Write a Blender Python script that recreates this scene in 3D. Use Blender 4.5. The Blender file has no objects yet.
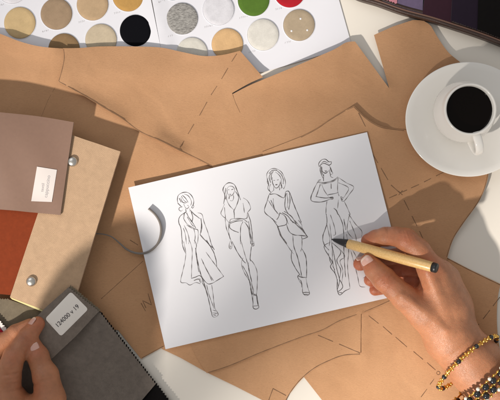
import bpy, math, random
import numpy as np
from mathutils import Vector, Matrix
from mathutils.geometry import delaunay_2d_cdt

# ------------------------------------------------------------------ camera, light, exposure
# lengths are worked in photograph pixels of the table plane (1 px = 1.2 mm); S turns them into metres
S = 0.0012
H = 900.0                       # camera height above the table in those units
C = bpy.context.scene.collection
cam_d = bpy.data.cameras.new('camera'); cam = bpy.data.objects.new('camera', cam_d); C.objects.link(cam)
cam.location = (0, 0, H*S); cam.rotation_euler = (0, 0, 0)
cam_d.sensor_width = 36; cam_d.lens = 36*H/500.0
cam_d.clip_start = 0.02; cam_d.clip_end = 60
cam_d.dof.use_dof = True; cam_d.dof.focus_distance = (H-12)*S; cam_d.dof.aperture_fstop = 7.0
bpy.context.scene.camera = cam

world = bpy.data.worlds.new('World'); bpy.context.scene.world = world; world.use_nodes = True
bg = world.node_tree.nodes['Background']
bg.inputs['Color'].default_value = (1.0, 0.965, 0.93, 1); bg.inputs['Strength'].default_value = 0.40

SUN_AZ = Vector((0.64, 0.77)).normalized()      # the way the light travels over the table
SUN_EL = math.radians(37)
KEY_D = 4.2
kd = bpy.data.lights.new('key_lamp', 'SPOT'); key = bpy.data.objects.new('key_lamp', kd); C.objects.link(key)
kd.energy = 1060; kd.color = (1.0, 0.92, 0.83); kd.shadow_soft_size = 0.075; kd.spot_size = math.radians(25); kd.spot_blend = 1.0
KDIR = Vector((SUN_AZ.x*math.cos(SUN_EL), SUN_AZ.y*math.cos(SUN_EL), -math.sin(SUN_EL)))
key.location = -KDIR*KEY_D; AIM = Vector((140*S, -120*S, 0)); key.rotation_euler = (AIM-Vector(key.location)).to_track_quat('-Z', 'Y').to_euler()
fd = bpy.data.lights.new('fill_lamp', 'AREA'); fill = bpy.data.objects.new('fill_lamp', fd); C.objects.link(fill)
fd.shape = 'RECTANGLE'; fd.size = 1.6; fd.size_y = 1.2; fd.energy = 9; fd.color = (0.96, 0.97, 1.0)
fill.location = (-1.1, 1.3, 1.9); fill.rotation_euler = (-Vector(fill.location)).to_track_quat('-Z', 'Y').to_euler()

vs = bpy.context.scene.view_settings
vs.view_transform = 'Standard'; vs.look = 'None'; vs.exposure = 0.0; vs.gamma = 1.0
bpy.context.scene.cycles.max_bounces = 8

# ------------------------------------------------------------------ helpers
R = random.Random(7)
def Q(x, y, z=0.0):
    """photo point at height z -> working coordinates (px, y up)"""
    f = 1 - z/H
    return Vector(((x-250)*f, (200-y)*f, z))
def sm(a, b, x):
    t = min(1, max(0, (x-a)/(b-a))); return t*t*(3-2*t)
def tag(o, label=None, cat=None, group=None, kind=None):
    for k, v in (('label', label), ('category', cat), ('group', group), ('kind', kind)):
        if v: o[k] = v
    return o
def empty(name, p, label, cat, group=None):
    o = bpy.data.objects.new(name, None); C.objects.link(o); o.location = Vector(p)*S
    o.empty_display_size = 0.01
    return tag(o, label, cat, group)
def mesh_obj(name, verts, faces, mat, parent=None, smooth=False, mats=None, fm=None):
    """verts in working units and scene axes; parented objects keep their place"""
    me = bpy.data.meshes.new(name)
    base = Vector(parent.location) if parent else None
    vv = [Vector(v)*S for v in verts]
    if parent is not None:
        off = world_loc(parent); vv = [v-off for v in vv]; loc = None
    else:
        c = sum(vv, Vector())/len(vv); c.z = min(v.z for v in vv); vv = [v-c for v in vv]; loc = c
    me.from_pydata([tuple(v) for v in vv], [], [tuple(f) for f in faces])
    me.update()
    o = bpy.data.objects.new(name, me); C.objects.link(o)
    if loc is not None: o.location = loc
    if parent is not None: o.parent = parent
    if mats:
        for m in mats: me.materials.append(m)
        if fm: me.polygons.foreach_set('material_index', fm)
    else: me.materials.append(mat)
    if smooth: me.polygons.foreach_set('use_smooth', [True]*len(me.polygons))
    return o
def world_loc(o):
    v = Vector(o.location)
    while o.parent: o = o.parent; v += Vector(o.location)
    return v

def catmull(pts, step=2.5, closed=False):
    P_ = [Vector(p) for p in pts]; n = len(P_); out = []
    rng = range(n if closed else n-1)
    for i in rng:
        if closed: p0, p1, p2, p3 = P_[i-1], P_[i], P_[(i+1) % n], P_[(i+2) % n]
        else: p0, p1, p2, p3 = P_[max(i-1, 0)], P_[i], P_[i+1], P_[min(i+2, n-1)]
        k = max(1, int((p2-p1).length/step))
        for j in range(k):
            t = j/k
            out.append(0.5*((2*p1)+(p2-p0)*t+(2*p0-5*p1+4*p2-p3)*t*t+(3*p1-p0-3*p2+p3)*t**3))
    if not closed: out.append(P_[-1])
    return out
def lin(a, b, step=3):
    a, b = Vector(a), Vector(b); k = max(1, int((b-a).length/step))
    return [a+(b-a)*(j/k) for j in range(k+1)]
def poly(*segs, step=3):
    """segments: ('l', pts) straight, ('c', pts) curved; photo pixels"""
    out = []
    for kind, pts in segs:
        pts = [Vector(p) for p in pts]
        if kind == 'l':
            s = []
            for a, b in zip(pts, pts[1:]): s += lin(a, b, step)
            if len(pts) == 1: s = pts
        else: s = catmull(pts, step)
        for p in s:
            if not out or (p-out[-1]).length > 0.35: out.append(p)
    if (out[0]-out[-1]).length < 0.5: out.pop()
    return out

def wave(x, y):
    return 1.7 + 0.75*math.sin(x/41+1.3)*math.sin(y/37+0.4) + 0.45*math.sin((x+y*0.7)/23) + 0.35*math.sin((x*0.4-y)/17+2)

def sheet(name, outline, zf, mat, parent=None, thick=0.25, grid=6, back=None):
    """a thin solid sheet over an outline (photo px) at height zf(x,y)"""
    n = len(outline); ol = [Vector((p.x, p.y)) for p in outline]
    xs = [p.x for p in ol]; ys = [p.y for p in ol]
    pts = list(ol)
    rr = random.Random(3)
    gx = min(xs)+grid/2
    X = np.array(xs); Y = np.array(ys)
    while gx < max(xs):
        gy = min(ys)+grid/2
        while gy < max(ys):
            px, py = gx+rr.uniform(-.2, .2)*grid, gy+rr.uniform(-.2, .2)*grid
            d2 = ((X-px)**2+(Y-py)**2).min()
            if d2 > (grid*0.45)**2: pts.append(Vector((px, py)))
            gy += grid
        gx += grid
    v2, _, f2, ov, _, _ = delaunay_2d_cdt(pts, [], [list(range(n))], 1, 1e-4)
    top = []; m = len(v2)
    for p in v2:
        z = zf(p.x, p.y); top.append(Q(p.x, p.y, z))
    bot = [Vector((t.x, t.y, t.z-thick)) for t in top]
    faces = []
    for f in f2:
        a, b, c = [v2[i] for i in f][:3]
        cr = (b.x-a.x)*(c.y-a.y)-(b.y-a.y)*(c.x-a.x)
        f = list(f)
        if cr > 0: f = f[::-1]          # photo y runs down
        faces.append(f)
    # boundary edges
    cnt = {}
    for f in faces:
        for a, b in zip(f, f[1:]+f[:1]): cnt[(a, b)] = 1
    rim = [(a, b) for (a, b) in cnt if (b, a) not in cnt]
    verts = top+bot; nf = len(faces); bf = [[i+m for i in f[::-1]] for f in faces]
    allf = faces+bf; k = len(verts); sv = {}
    for a, b in rim:
        q = []
        for i in (b, a, a+m, b+m):
            if i not in sv: sv[i] = len(verts); verts.append(verts[i].copy())
            q.append(sv[i])
        allf.append(q)
    o = mesh_obj(name, verts, allf, mat, parent)
    me = o.data; me.polygons.foreach_set('use_smooth', [i < 2*nf for i in range(len(me.polygons))])
    if back:
        me.materials.append(back); me.polygons.foreach_set('material_index', [1 if nf <= i < 2*nf else 0 for i in range(len(me.polygons))])
    return o

def ribbons(name, lines, w, zf, mat, parent, step=1.6, curve=True, taper=True, jitter=0.0, wv=0.0):
    """flat ink or pencil lines lying on a sheet"""
    V, F = [], []; rr = random.Random(len(lines))
    for ln in lines:
        pts = [Vector(p) for p in ln]
        if jitter: pts = [p+Vector((rr.uniform(-jitter, jitter), rr.uniform(-jitter, jitter))) for p in pts]
        if curve and len(pts) > 2: P_ = catmull(pts, step)
        else:
            P_ = []
            for a, b in zip(pts, pts[1:]): P_ += lin(a, b, step)[:-1]
            P_.append(pts[-1])
        n = len(P_); base = len(V); ph = rr.uniform(0, 6)
        for i, p in enumerate(P_):
            t = P_[min(i+1, n-1)]-P_[max(i-1, 0)]
            t = t.normalized() if t.length > 1e-6 else Vector((1, 0))
            nn = Vector((-t.y, t.x)); u = i/max(1, n-1)
            ww = w*(1+wv*math.sin(i*0.7+ph))
            if taper: ww *= 0.55+0.45*math.sin(math.pi*min(1, max(0, u)))**0.5
            for s in (-.5, .5):
                q = p+nn*ww*s; V.append(Q(q.x, q.y, zf(q.x, q.y)))
        for i in range(n-1):
            a = base+2*i; F.append((a, a+1, a+3, a+2))
    o = mesh_obj(name, V, F, mat, parent)
    # make all faces look up
    for p in o.data.polygons:
        if p.normal.z < 0: p.flip()
    return o

def tube(pts, rad, seg=12, cap=True):
    """tube verts/faces along 3-D points with a radius per point"""
    V, F = [], []; n = len(pts); pts = [Vector(p) for p in pts]
    t0 = (pts[1]-pts[0]).normalized(); up = Vector((0, 0, 1)) if abs(t0.z) < .9 else Vector((1, 0, 0))
    u = t0.cross(up).normalized()
    for i, p in enumerate(pts):
        t = (pts[min(i+1, n-1)]-pts[max(i-1, 0)]).normalized()
        u = (u-t*u.dot(t)).normalized(); v = t.cross(u)
        for k in range(seg):
            a = 2*math.pi*k/seg; V.append(p+(u*math.cos(a)+v*math.sin(a))*rad[i])
    for i in range(n-1):
        for k in range(seg):
            a, b = i*seg+k, i*seg+(k+1) % seg; F.append((a, b, b+seg, a+seg))
    if cap:
        F.append(tuple(range(seg))[::-1]); F.append(tuple(range((n-1)*seg, n*seg)))
    return V, F
def lathe(c, prof, seg=96, sx=1.0, sy=1.0):
    V, F = [], []; n = len(prof)
    for r, z in prof:
        for k in range(seg):
            a = 2*math.pi*k/seg; V.append(Vector((c[0]+r*sx*math.cos(a), c[1]+r*sy*math.sin(a), c[2]+z)))
    for i in range(n-1):
        for k in range(seg):
            a, b = i*seg+k, i*seg+(k+1) % seg; F.append((a, b, b+seg, a+seg))
    return V, F
def sphere(c, r, seg=14, rings=9, sz=1.0, Mx=None):
    V, F = [], []
    for i in range(rings+1):
        th = math.pi*i/rings
        for k in range(seg):
            a = 2*math.pi*k/seg; v = Vector((math.sin(th)*math.cos(a), math.sin(th)*math.sin(a), math.cos(th)*sz))*r
            V.append(Vector(c)+(Mx@v if Mx else v))
    for i in range(rings):
        for k in range(seg):
            a, b = i*seg+k, i*seg+(k+1) % seg; F.append((a, a+seg, b+seg, b))
    return V, F
def join(parts):
    V, F = [], []
    for v, f in parts:
        b = len(V); V += v; F += [tuple(i+b for i in g) for g in f]
    return V, F

# ------------------------------------------------------------------ materials
def mat(name, col, rough=0.6, spec=0.5, metal=0.0, coat=0.0, sss=0.0, build=None):
    m = bpy.data.materials.new(name); m.use_nodes = True; nt = m.node_tree; b = nt.nodes['Principled BSDF']
    b.inputs['Base Color'].default_value = (*col, 1); b.inputs['Roughness'].default_value = rough
    b.inputs['Specular IOR Level'].default_value = spec; b.inputs['Metallic'].default_value = metal
    b.inputs['Coat Weight'].default_value = coat
    if build: build(nt, b, col)
    return m
def N(nt, t, **kw):
    n = nt.nodes.new(t)
    for k, v in kw.items():
        if k in n.inputs: n.inputs[k].default_value = v
        else: setattr(n, k, v)
    return n
def coords(nt, scale=(1, 1, 1), rot=0.0):
    tc = N(nt, 'ShaderNodeTexCoord'); mp = N(nt, 'ShaderNodeMapping'); nt.links.new(tc.outputs['Object'], mp.inputs['Vector'])
    mp.inputs['Scale'].default_value = scale; mp.inputs['Rotation'].default_value = (0, 0, rot); return mp.outputs['Vector']
def mottled(scale, lo, hi, bump=0.0, bscale=None, detail=6, fine=0.0):
    def f(nt, b, col):
        v = coords(nt); L = nt.links.new
        n = N(nt, 'ShaderNodeTexNoise', Scale=scale, Detail=detail, Roughness=0.6); L(v, n.inputs['Vector'])
        r = N(nt, 'ShaderNodeValToRGB'); L(n.outputs['Fac'], r.inputs['Fac'])
        r.color_ramp.elements[0].position = 0.3; r.color_ramp.elements[1].position = 0.7
        r.color_ramp.elements[0].color = (*[c*lo for c in col], 1); r.color_ramp.elements[1].color = (*[min(1, c*hi) for c in col], 1)
        out = r.outputs['Color']
        n2 = N(nt, 'ShaderNodeTexNoise', Scale=bscale or scale*20, Detail=5, Roughness=0.7); L(v, n2.inputs['Vector'])
        if fine:
            mx = N(nt, 'ShaderNodeMix', data_type='RGBA', blend_type='MULTIPLY'); mx.inputs[0].default_value = 1
            rr = N(nt, 'ShaderNodeMapRange'); L(n2.outputs['Fac'], rr.inputs['Value'])
            rr.inputs['From Min'].default_value = .3; rr.inputs['From Max'].default_value = .7
            rr.inputs['To Min'].default_value = 1-fine; rr.inputs['To Max'].default_value = 1+fine*.4
            L(out, mx.inputs[6]); L(rr.outputs['Result'], mx.inputs[7]); out = mx.outputs[2]
        L(out, b.inputs['Base Color'])
        if bump:
            bp = N(nt, 'ShaderNodeBump', Strength=bump, Distance=0.0006); L(n2.outputs['Fac'], bp.inputs['Height']); L(bp.outputs['Normal'], b.inputs['Normal'])
    return f
def kraft(rot):
    def f(nt, b, col):
        v = coords(nt); vf = coords(nt, (1, 5, 1), rot); L = nt.links.new
        n = N(nt, 'ShaderNodeTexNoise', Scale=9, Detail=5, Roughness=.55); L(v, n.inputs['Vector'])
        n2 = N(nt, 'ShaderNodeTexNoise', Scale=330, Detail=4, Roughness=.7); L(vf, n2.inputs['Vector'])
        n3 = N(nt, 'ShaderNodeTexNoise', Scale=900, Detail=2); L(v, n3.inputs['Vector'])
        r = N(nt, 'ShaderNodeValToRGB'); L(n.outputs['Fac'], r.inputs['Fac'])
        r.color_ramp.elements[0].position = .3; r.color_ramp.elements[1].position = .72
        r.color_ramp.elements[0].color = (col[0]*.88, col[1]*.85, col[2]*.82, 1); r.color_ramp.elements[1].color = (col[0]*1.06, col[1]*1.07, col[2]*1.09, 1)
        mr = N(nt, 'ShaderNodeMapRange'); L(n2.outputs['Fac'], mr.inputs['Value'])
        mr.inputs['From Min'].default_value = .3; mr.inputs['From Max'].default_value = .7; mr.inputs['To Min'].default_value = .90; mr.inputs['To Max'].default_value = 1.05
        # dark fibres
        m2 = N(nt, 'ShaderNodeMapRange'); L(n3.outputs['Fac'], m2.inputs['Value'])
        m2.inputs['From Min'].default_value = .24; m2.inputs['From Max'].default_value = .36; m2.inputs['To Min'].default_value = .75; m2.inputs['To Max'].default_value = 1
        mu = N(nt, 'ShaderNodeMath', operation='MULTIPLY'); L(mr.outputs[0], mu.inputs[0]); L(m2.outputs[0], mu.inputs[1])
        mx = N(nt, 'ShaderNodeMix', data_type='RGBA', blend_type='MULTIPLY'); mx.inputs[0].default_value = 1
        L(r.outputs['Color'], mx.inputs[6]); L(mu.outputs[0], mx.inputs[7]); L(mx.outputs[2], b.inputs['Base Color'])
        # handling wrinkles and grain
        w = N(nt, 'ShaderNodeTexNoise', Scale=17, Detail=3, Roughness=.5, Distortion=0.7); L(v, w.inputs['Vector'])
        ad = N(nt, 'ShaderNodeMath', operation='MULTIPLY_ADD'); L(w.outputs['Fac'], ad.inputs[0]); ad.inputs[1].default_value = 6; L(n2.outputs['Fac'], ad.inputs[2])
        dn = N(nt, 'ShaderNodeTexNoise', Scale=6, Detail=2); L(v, dn.inputs['Vector'])
        dm = N(nt, 'ShaderNodeMix', data_type='RGBA'); dm.inputs[0].default_value = .05; L(v, dm.inputs[6]); L(dn.outputs['Color'], dm.inputs[7])
        vo = N(nt, 'ShaderNodeTexVoronoi', Scale=10, feature='DISTANCE_TO_EDGE'); L(dm.outputs[2], vo.inputs['Vector'])
        vr = N(nt, 'ShaderNodeMapRange', interpolation_type='SMOOTHSTEP'); L(vo.outputs['Distance'], vr.inputs['Value']); vr.inputs['From Max'].default_value = .11
        vr.inputs['To Min'].default_value = 0; vr.inputs['To Max'].default_value = 1.1
        a2 = N(nt, 'ShaderNodeMath', operation='ADD'); L(ad.outputs[0], a2.inputs[0]); L(vr.outputs[0], a2.inputs[1]); ad = a2
        bp = N(nt, 'ShaderNodeBump', Strength=.5, Distance=.0006); L(ad.outputs[0], bp.inputs['Height']); L(bp.outputs['Normal'], b.inputs['Normal'])
    return f
def woven(scale, contrast, bump=.5, rot=0.0, fuzz=0.15):
    def f(nt, b, col):
        L = nt.links.new; outs = []
        for k, r0 in ((0, 0.0), (1, math.pi/2)):
            v = coords(nt, (1, 1, 1), rot+r0)
            w = N(nt, 'ShaderNodeTexWave', Scale=scale, Distortion=1.2, Detail=2); w.inputs['Detail Scale'].default_value = 2.5; L(v, w.inputs['Vector']); outs.append(w.outputs['Fac'])
        mu = N(nt, 'ShaderNodeMath', operation='ADD'); L(outs[0], mu.inputs[0]); L(outs[1], mu.inputs[1])
        vv = coords(nt, (1, 1, 1), rot)
        n = N(nt, 'ShaderNodeTexNoise', Scale=scale*.28, Detail=7, Roughness=.75); L(vv, n.inputs['Vector'])
        m = N(nt, 'ShaderNodeMath', operation='MULTIPLY_ADD'); L(n.outputs['Fac'], m.inputs[0]); m.inputs[1].default_value = 3.4; L(mu.outputs[0], m.inputs[2])
        mr = N(nt, 'ShaderNodeMapRange'); L(m.outputs[0], mr.inputs['Value']); mr.inputs['From Min'].default_value = 1.5; mr.inputs['From Max'].default_value = 4.0
        mr.inputs['To Min'].default_value = 1-contrast; mr.inputs['To Max'].default_value = 1+contrast*.5
        mx = N(nt, 'ShaderNodeMix', data_type='RGBA', blend_type='MULTIPLY'); mx.inputs[0].default_value = 1
        mx.inputs[6].default_value = (*col, 1); L(mr.outputs[0], mx.inputs[7]); L(mx.outputs[2], b.inputs['Base Color'])
        bp = N(nt, 'ShaderNodeBump', Strength=bump, Distance=.0005); L(m.outputs[0], bp.inputs['Height']); L(bp.outputs['Normal'], b.inputs['Normal'])
        b.inputs['Sheen Weight'].default_value = fuzz
    return f
def skin_build(nt, b, col):
    L = nt.links.new; v = coords(nt)
    at = N(nt, 'ShaderNodeAttribute', attribute_name='tint')
    r = N(nt, 'ShaderNodeMix', data_type='RGBA'); L(at.outputs['Fac'], r.inputs[0])
    r.inputs[6].default_value = (*col, 1); r.inputs[7].default_value = (col[0]*.92, col[1]*.55, col[2]*.48, 1)
    n = N(nt, 'ShaderNodeTexNoise', Scale=75, Detail=8, Roughness=.72); L(v, n.inputs['Vector'])
    mr = N(nt, 'ShaderNodeMapRange'); L(n.outputs['Fac'], mr.inputs['Value']); mr.inputs['From Min'].default_value = .3; mr.inputs['From Max'].default_value = .7
    mr.inputs['To Min'].default_value = .80; mr.inputs['To Max'].default_value = 1.12
    mx = N(nt, 'ShaderNodeMix', data_type='RGBA', blend_type='MULTIPLY'); mx.inputs[0].default_value = 1
    L(r.outputs[2], mx.inputs[6]); L(mr.outputs[0], mx.inputs[7]); L(mx.outputs[2], b.inputs['Base Color'])
    b.inputs['Subsurface Weight'].default_value = .35; b.inputs['Subsurface Radius'].default_value = (1, .3, .15); b.inputs['Subsurface Scale'].default_value = .0035
    vo = N(nt, 'ShaderNodeTexVoronoi', Scale=900, feature='DISTANCE_TO_EDGE'); L(v, vo.inputs['Vector'])
    n2 = N(nt, 'ShaderNodeTexNoise', Scale=140, Detail=5, Roughness=.65, Distortion=.8); L(v, n2.inputs['Vector'])
    ad = N(nt, 'ShaderNodeMath', operation='MULTIPLY_ADD'); L(n2.outputs['Fac'], ad.inputs[0]); ad.inputs[1].default_value = 1.6; L(vo.outputs['Distance'], ad.inputs[2])
    bp = N(nt, 'ShaderNodeBump', Strength=.45, Distance=.0007); L(ad.outputs[0], bp.inputs['Height']); L(bp.outputs['Normal'], b.inputs['Normal'])

KR = (0.525, 0.297, 0.158)
M = dict(
    table=mat('cream_laminate', (.79, .745, .67), .45, .4, build=mottled(3, .97, 1.02, .06, 400)),
    white_paper=mat('white_paper', (.745, .75, .79), .75, .3, build=mottled(14, .985, 1.01, .10, 500)),
    card=mat('white_card', (.73, .735, .79), .5, .45, build=mottled(8, .985, 1.01, .05, 300)),
    ink=mat('graphite', (.11, .10, .10), .6, build=mottled(420, .45, 2.4, 0, 900)),
    pencil=mat('brown_pencil', (.19, .10, .048), .7),
    faint=mat('grey_print', (.38, .37, .38), .7),
    china=mat('white_china', (.83, .81, .77), .12, .5, coat=.4),
    coffee=mat('black_coffee', (.003, .0015, .001), .08, .12),
    skin=mat('skin', (.47, .208, .108), .40, .45, build=skin_build),
    nail=mat('fingernail', (.68, .40, .33), .18, .5, coat=.5),
    nail_tip=mat('nail_tip', (.74, .54, .44), .22, .5, coat=.4),
    wood=None, black=mat('black_plastic', (.012, .012, .014), .38, .5),
    brass=mat('gold', (.83, .50, .12), .25, .5, metal=1.0),
    steel=mat('brushed_steel', (.62, .60, .56), .32, .5, metal=1.0),
    onyx=mat('black_bead', (.01, .01, .012), .12, .5, coat=.6),
    pearl=mat('pearl_bead', (.82, .78, .68), .25, .5, coat=.5),
    amber=mat('amber_bead', (.28, .05, .01), .12, .5, coat=.6),
    tan=mat('tan_book_cloth', (.60, .405, .255), .8, .2, build=woven(430, .24, .5, .35)),
    mauve=mat('mauve_satin', (.25, .148, .105), .45, .4, build=woven(882, 0.128, 0.17, .12, .3)),
    rust=mat('rust_velvet', (.25, .042, .010), .85, .2, build=woven(630, 0.280, 0.33, .2, .1)),
    grey=mat('grey_wool', (.25, .205, .17), .9, .15, build=woven(480, .42, .5, .7, .3)),
    greyd=mat('dark_grey_wool', (.225, .187, .157), .9, .15, build=woven(480, .42, .5, .7, .3)),
    olive=mat('olive_tweed', (.20, .165, .115), .9, .15, build=woven(504, 0.360, 0.39, .4, .2)),
    blackcloth=mat('black_cloth', (.009, .008, .008), .9, .05, build=woven(693, 0.240, 0.28, .7, 0.0)),
    red=mat('crimson_cloth', (.42, .012, .03), .8, .2, build=woven(630, 0.240, 0.22)),
    lemon=mat('pale_yellow_card', (.72, .66, .34), .7, .2),
    label=mat('label_paper', (.88, .83, .77), .5, .4, build=mottled(30, .97, 1.01)),
    label2=mat('pale_label_paper', (.74, .68, .65), .5, .4, build=mottled(30, .97, 1.01)),
    leather=mat('dark_brown_leather', (.035, .016, .011), .32, .5, build=mottled(60, .7, 1.3, .5, 700)),
    seam=mat('brown_piping', (.16, .085, .06), .35, .5),
    lilac=mat('lilac_cloth', (.14, .105, .185), .75, .2, build=woven(630, 0.240, 0.22)),
    plum=mat('plum_cloth', (.030, .006, .016), .75, .2, build=woven(630, 0.240, 0.22)),
    violet=mat('violet_cloth', (.010, .003, .014), .75, .2, build=woven(630, 0.240, 0.22)),
    pink=mat('pink_cloth', (.55, .22, .27), .75, .2, build=woven(630, 0.240, 0.22)),
)
def wood_build(nt, b, col):
    L = nt.links.new; v = coords(nt, (12, 12, 1))
    tc = nt.nodes[-1]
    n = N(nt, 'ShaderNodeTexNoise', Scale=55, Detail=5, Roughness=.6); L(v, n.inputs['Vector'])
    r = N(nt, 'ShaderNodeValToRGB'); L(n.outputs['Fac'], r.inputs['Fac']); r.color_ramp.elements[0].position = .3; r.color_ramp.elements[1].position = .72
    r.color_ramp.elements[0].color = (.62, .38, .14, 1); r.color_ramp.elements[1].color = (.76, .51, .21, 1)
    L(r.outputs['Color'], b.inputs['Base Color'])
M['wood'] = mat('bamboo', (.7, .45, .18), .35, .5, coat=.2, build=wood_build)
def melange(nt, b, col):
    L = nt.links.new; v = coords(nt, (1, 5, 1), .25)
    n = N(nt, 'ShaderNodeTexNoise', Scale=260, Detail=5, Roughness=.8); L(v, n.inputs['Vector'])
    r = N(nt, 'ShaderNodeValToRGB'); L(n.outputs['Fac'], r.inputs['Fac']); r.color_ramp.elements[0].position = .38; r.color_ramp.elements[1].position = .6
    r.color_ramp.elements[0].color = (.13, .125, .12, 1); r.color_ramp.elements[1].color = (.42, .41, .39, 1); L(r.outputs['Color'], b.inputs['Base Color'])

# ------------------------------------------------------------------ the table
tv = [(-1400, -1100, 0), (1400, -1100, 0), (1400, 900, 0), (-1400, 900, 0), (-1400, -1100, -25), (1400, -1100, -25), (1400, 900, -25), (-1400, 900, -25)]
t = mesh_obj('tabletop', tv, [(0, 1, 2, 3), (7, 6, 5, 4), (0, 4, 5, 1), (1, 5, 6, 2), (2, 6, 7, 3), (3, 7, 4, 0)], M['table'])
tag(t, kind='structure')

# the window is added out of view; its post casts soft shade over the drawing
WD = 1.9/S
bd = Vector((-SUN_AZ.x, -SUN_AZ.y)); side = Vector((SUN_AZ.y, -SUN_AZ.x))
def wbox(u0, u1, z0, z1, d0, d1):
    V = []
    for z in (z0, z1):
        for (u, d) in ((u0, d0), (u1, d0), (u1, d1), (u0, d1)):
            p = WC+side*u+bd*(WD+d); V.append((p.x, p.y, z))
    return V, [(3, 2, 1, 0), (4, 5, 6, 7), (0, 1, 5, 4), (1, 2, 6, 5), (2, 3, 7, 6), (3, 0, 4, 7)]
LX, LZ = KEY_D*math.cos(SUN_EL)/S, KEY_D*math.sin(SUN_EL)/S      # lamp distance over the table and height
def gaz(x, y): q = Q(x, y); v = Vector((q.x, q.y)); return v.dot(side), v.dot(-bd)
bandc = gaz(262, 300)
WC = Vector((0, 0)); lat = bandc[0]*(LX-WD)/(LX+bandc[1])
WC = side*lat
wf = empty('blocker_frame', (WC.x+bd.x*WD, WC.y+bd.y*WD, 0), 'grey window frame added out of view to cast the soft shade band', 'blocker')
gz = mat('grey_paint', (.35, .34, .33), .5)
mesh_obj('post', *wbox(-24, 24, -600, 1900, 0, 40), gz, wf)
mesh_obj('side_bar', *wbox(-760, -701, -600, 1900, 0, 40), gz, wf); mesh_obj('side_bar', *wbox(701, 760, -600, 1900, 0, 40), gz, wf)
mesh_obj('top_bar', *wbox(-760, 760, 1901, 1960, 0, 40), gz, wf); mesh_obj('bottom_bar', *wbox(-760, 760, -660, -601, -20, 60), gz, wf)

# ------------------------------------------------------------------ swatch card (lowest)
def zcard(x, y): return 1.2
cardang = math.atan2(-9.1, 36.3)
fold = [(146, -30), (150, 0), (160, 50), (163, 62)]
card = empty('swatch_card', Q(160, 20, 0), 'open white colour card with rows of round fabric swatches under the brown paper edge', 'colour card')
pl = poly(('l', [(-70, -60), (138, -60)]), ('l', [(138, -60), (148, -10), (151, 0), (164, 64)]), ('l', [(164, 64), (60, 88), (-60, 110)]), step=6)
pr = poly(('l', [(139.2, -60), (325, -60), (339, 0), (350.5, 41), (352, 46)]), ('l', [(352, 46), (264, 72), (166, 76)]), ('l', [(166, 76), (152, 0), (139.2, -60)]), step=6)
def zleft(x, y): return 1.3+1.6*math.exp(-((x-152-(y)*.22)/14)**2)
def zright(x, y): return 1.2+2.2*math.exp(-((x-154-(y)*.22)/9)**2)
sheet('card_page', pl, zleft, M['card'], card, .8)
sheet('card_page', pr, zright, M['card'], card, .8)
sw = [  # x, y, colour, label
    (12, -12, (.74, .73, .78), 'white'), (48.5, -21, (.6, .45, .3), 'buff'),
    (20, 23, (.60, .44, .235), 'yellow straw'), (56.5, 14, (.36, .255, .165), 'taupe'), (92.6, 4.8, (.50, .355, .215), 'light tan'), (128.2, -4.2, (.50, .29, .09), 'ochre'),
    (28, 58, (.5, .35, .2), 'hidden'), (64.2, 49.3, (.27, .17, .085), 'olive brown'), (101.1, 39.8, (.56, .47, .34), 'ecru'), (135.7, 30.7, (.006, .006, .008), 'black'),
    (172.7, -15.5, (.02, .13, .16), 'teal'), (209, -25, (.5, .5, .5), 'hid'),
    (182.2, 18.8, None, 'heathered grey'), (218.5, 9.6, (.68, .68, .73), 'white ribbed'), (253.6, .4, (.085, .17, .022), 'green'), (289.6, -8.2, (.42, .01, .02), 'red'),
    (192, 53.2, (.68, .66, .60), 'cream'), (227.4, 44.2, (.66, .43, .22), 'apricot'), (263, 34.8, (.70, .68, .63), 'ivory'), (299, 25.2, (.42, .335, .235), 'dotted stone'),
]
for x, y, col, nm in sw:
    if nm in ('hidden', 'hid'): continue
    zz = (zleft if x < 150 else zright)(x, y)
    c = Q(x, y, zz)
    m = mat(nm.replace(' ', '_')+'_swatch', col or (.3, .3, .3), .85, .15 if nm != 'black' else .02, build=melange if col is None else woven(380 if nm != 'black' else 300, .24 if nm != 'black' else .05, .2, cardang+R.uniform(-.2, .2), .2 if nm != 'black' else 0.0))
    r = 15.6
    V, F = lathe(c, [(r, 0.05), (r, .75), (r-.35, 1.0), (r-4, 1.05), (0.01, 1.1)], 56)
    o = mesh_obj('fabric_disc', V, F, m, card); o['label'] = nm+' round fabric swatch'
    for p in o.data.polygons: p.use_smooth = True
    if nm == 'dotted stone':
        parts = []
        for dx, dy in ((1.5, -6.2), (-7.5, 6.0), (8.2, 5.2)):
            parts.append(lathe((c.x+dx, c.y-dy, c.z+1.06), [(1.0, 0), (.8, .25), (.01, .3)], 12))
        mesh_obj('white_dot', *join(parts), M['white_paper'], o)
    # die-cut ring round the swatch and a tiny reference mark
    V, F = lathe((c.x, c.y, zz), [(r+.9, 0.04), (r+.7, .35), (r+.15, .3), (r+.1, .02)], 56)
    mesh_obj('disc_rim', V, F, M['card'], card, True)
    L_ = []
    for k in range(R.choice((4, 5))):
        bx_, by_ = x-14+k*1.75, y+18.4-k*.44; q_ = R.random()
        if q_ < .35: L_.append([(bx_, by_), (bx_+.35, by_-1.6)])
        elif q_ < .7: L_ += [[(bx_-.2, by_-1.5), (bx_+.8, by_-1.6), (bx_+.3, by_)]]
        else: L_ += [[(bx_+.2, by_-1.7), (bx_-.1, by_-.2), (bx_+.8, by_-.2), (bx_+.7, by_-1.0), (bx_, by_-.9)]]
    ribbons('reference_mark', L_, .32, (lambda a, b, q=(zleft if x < 150 else zright): q(a, b)+.07), M['faint'], card, curve=False, taper=False)

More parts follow.
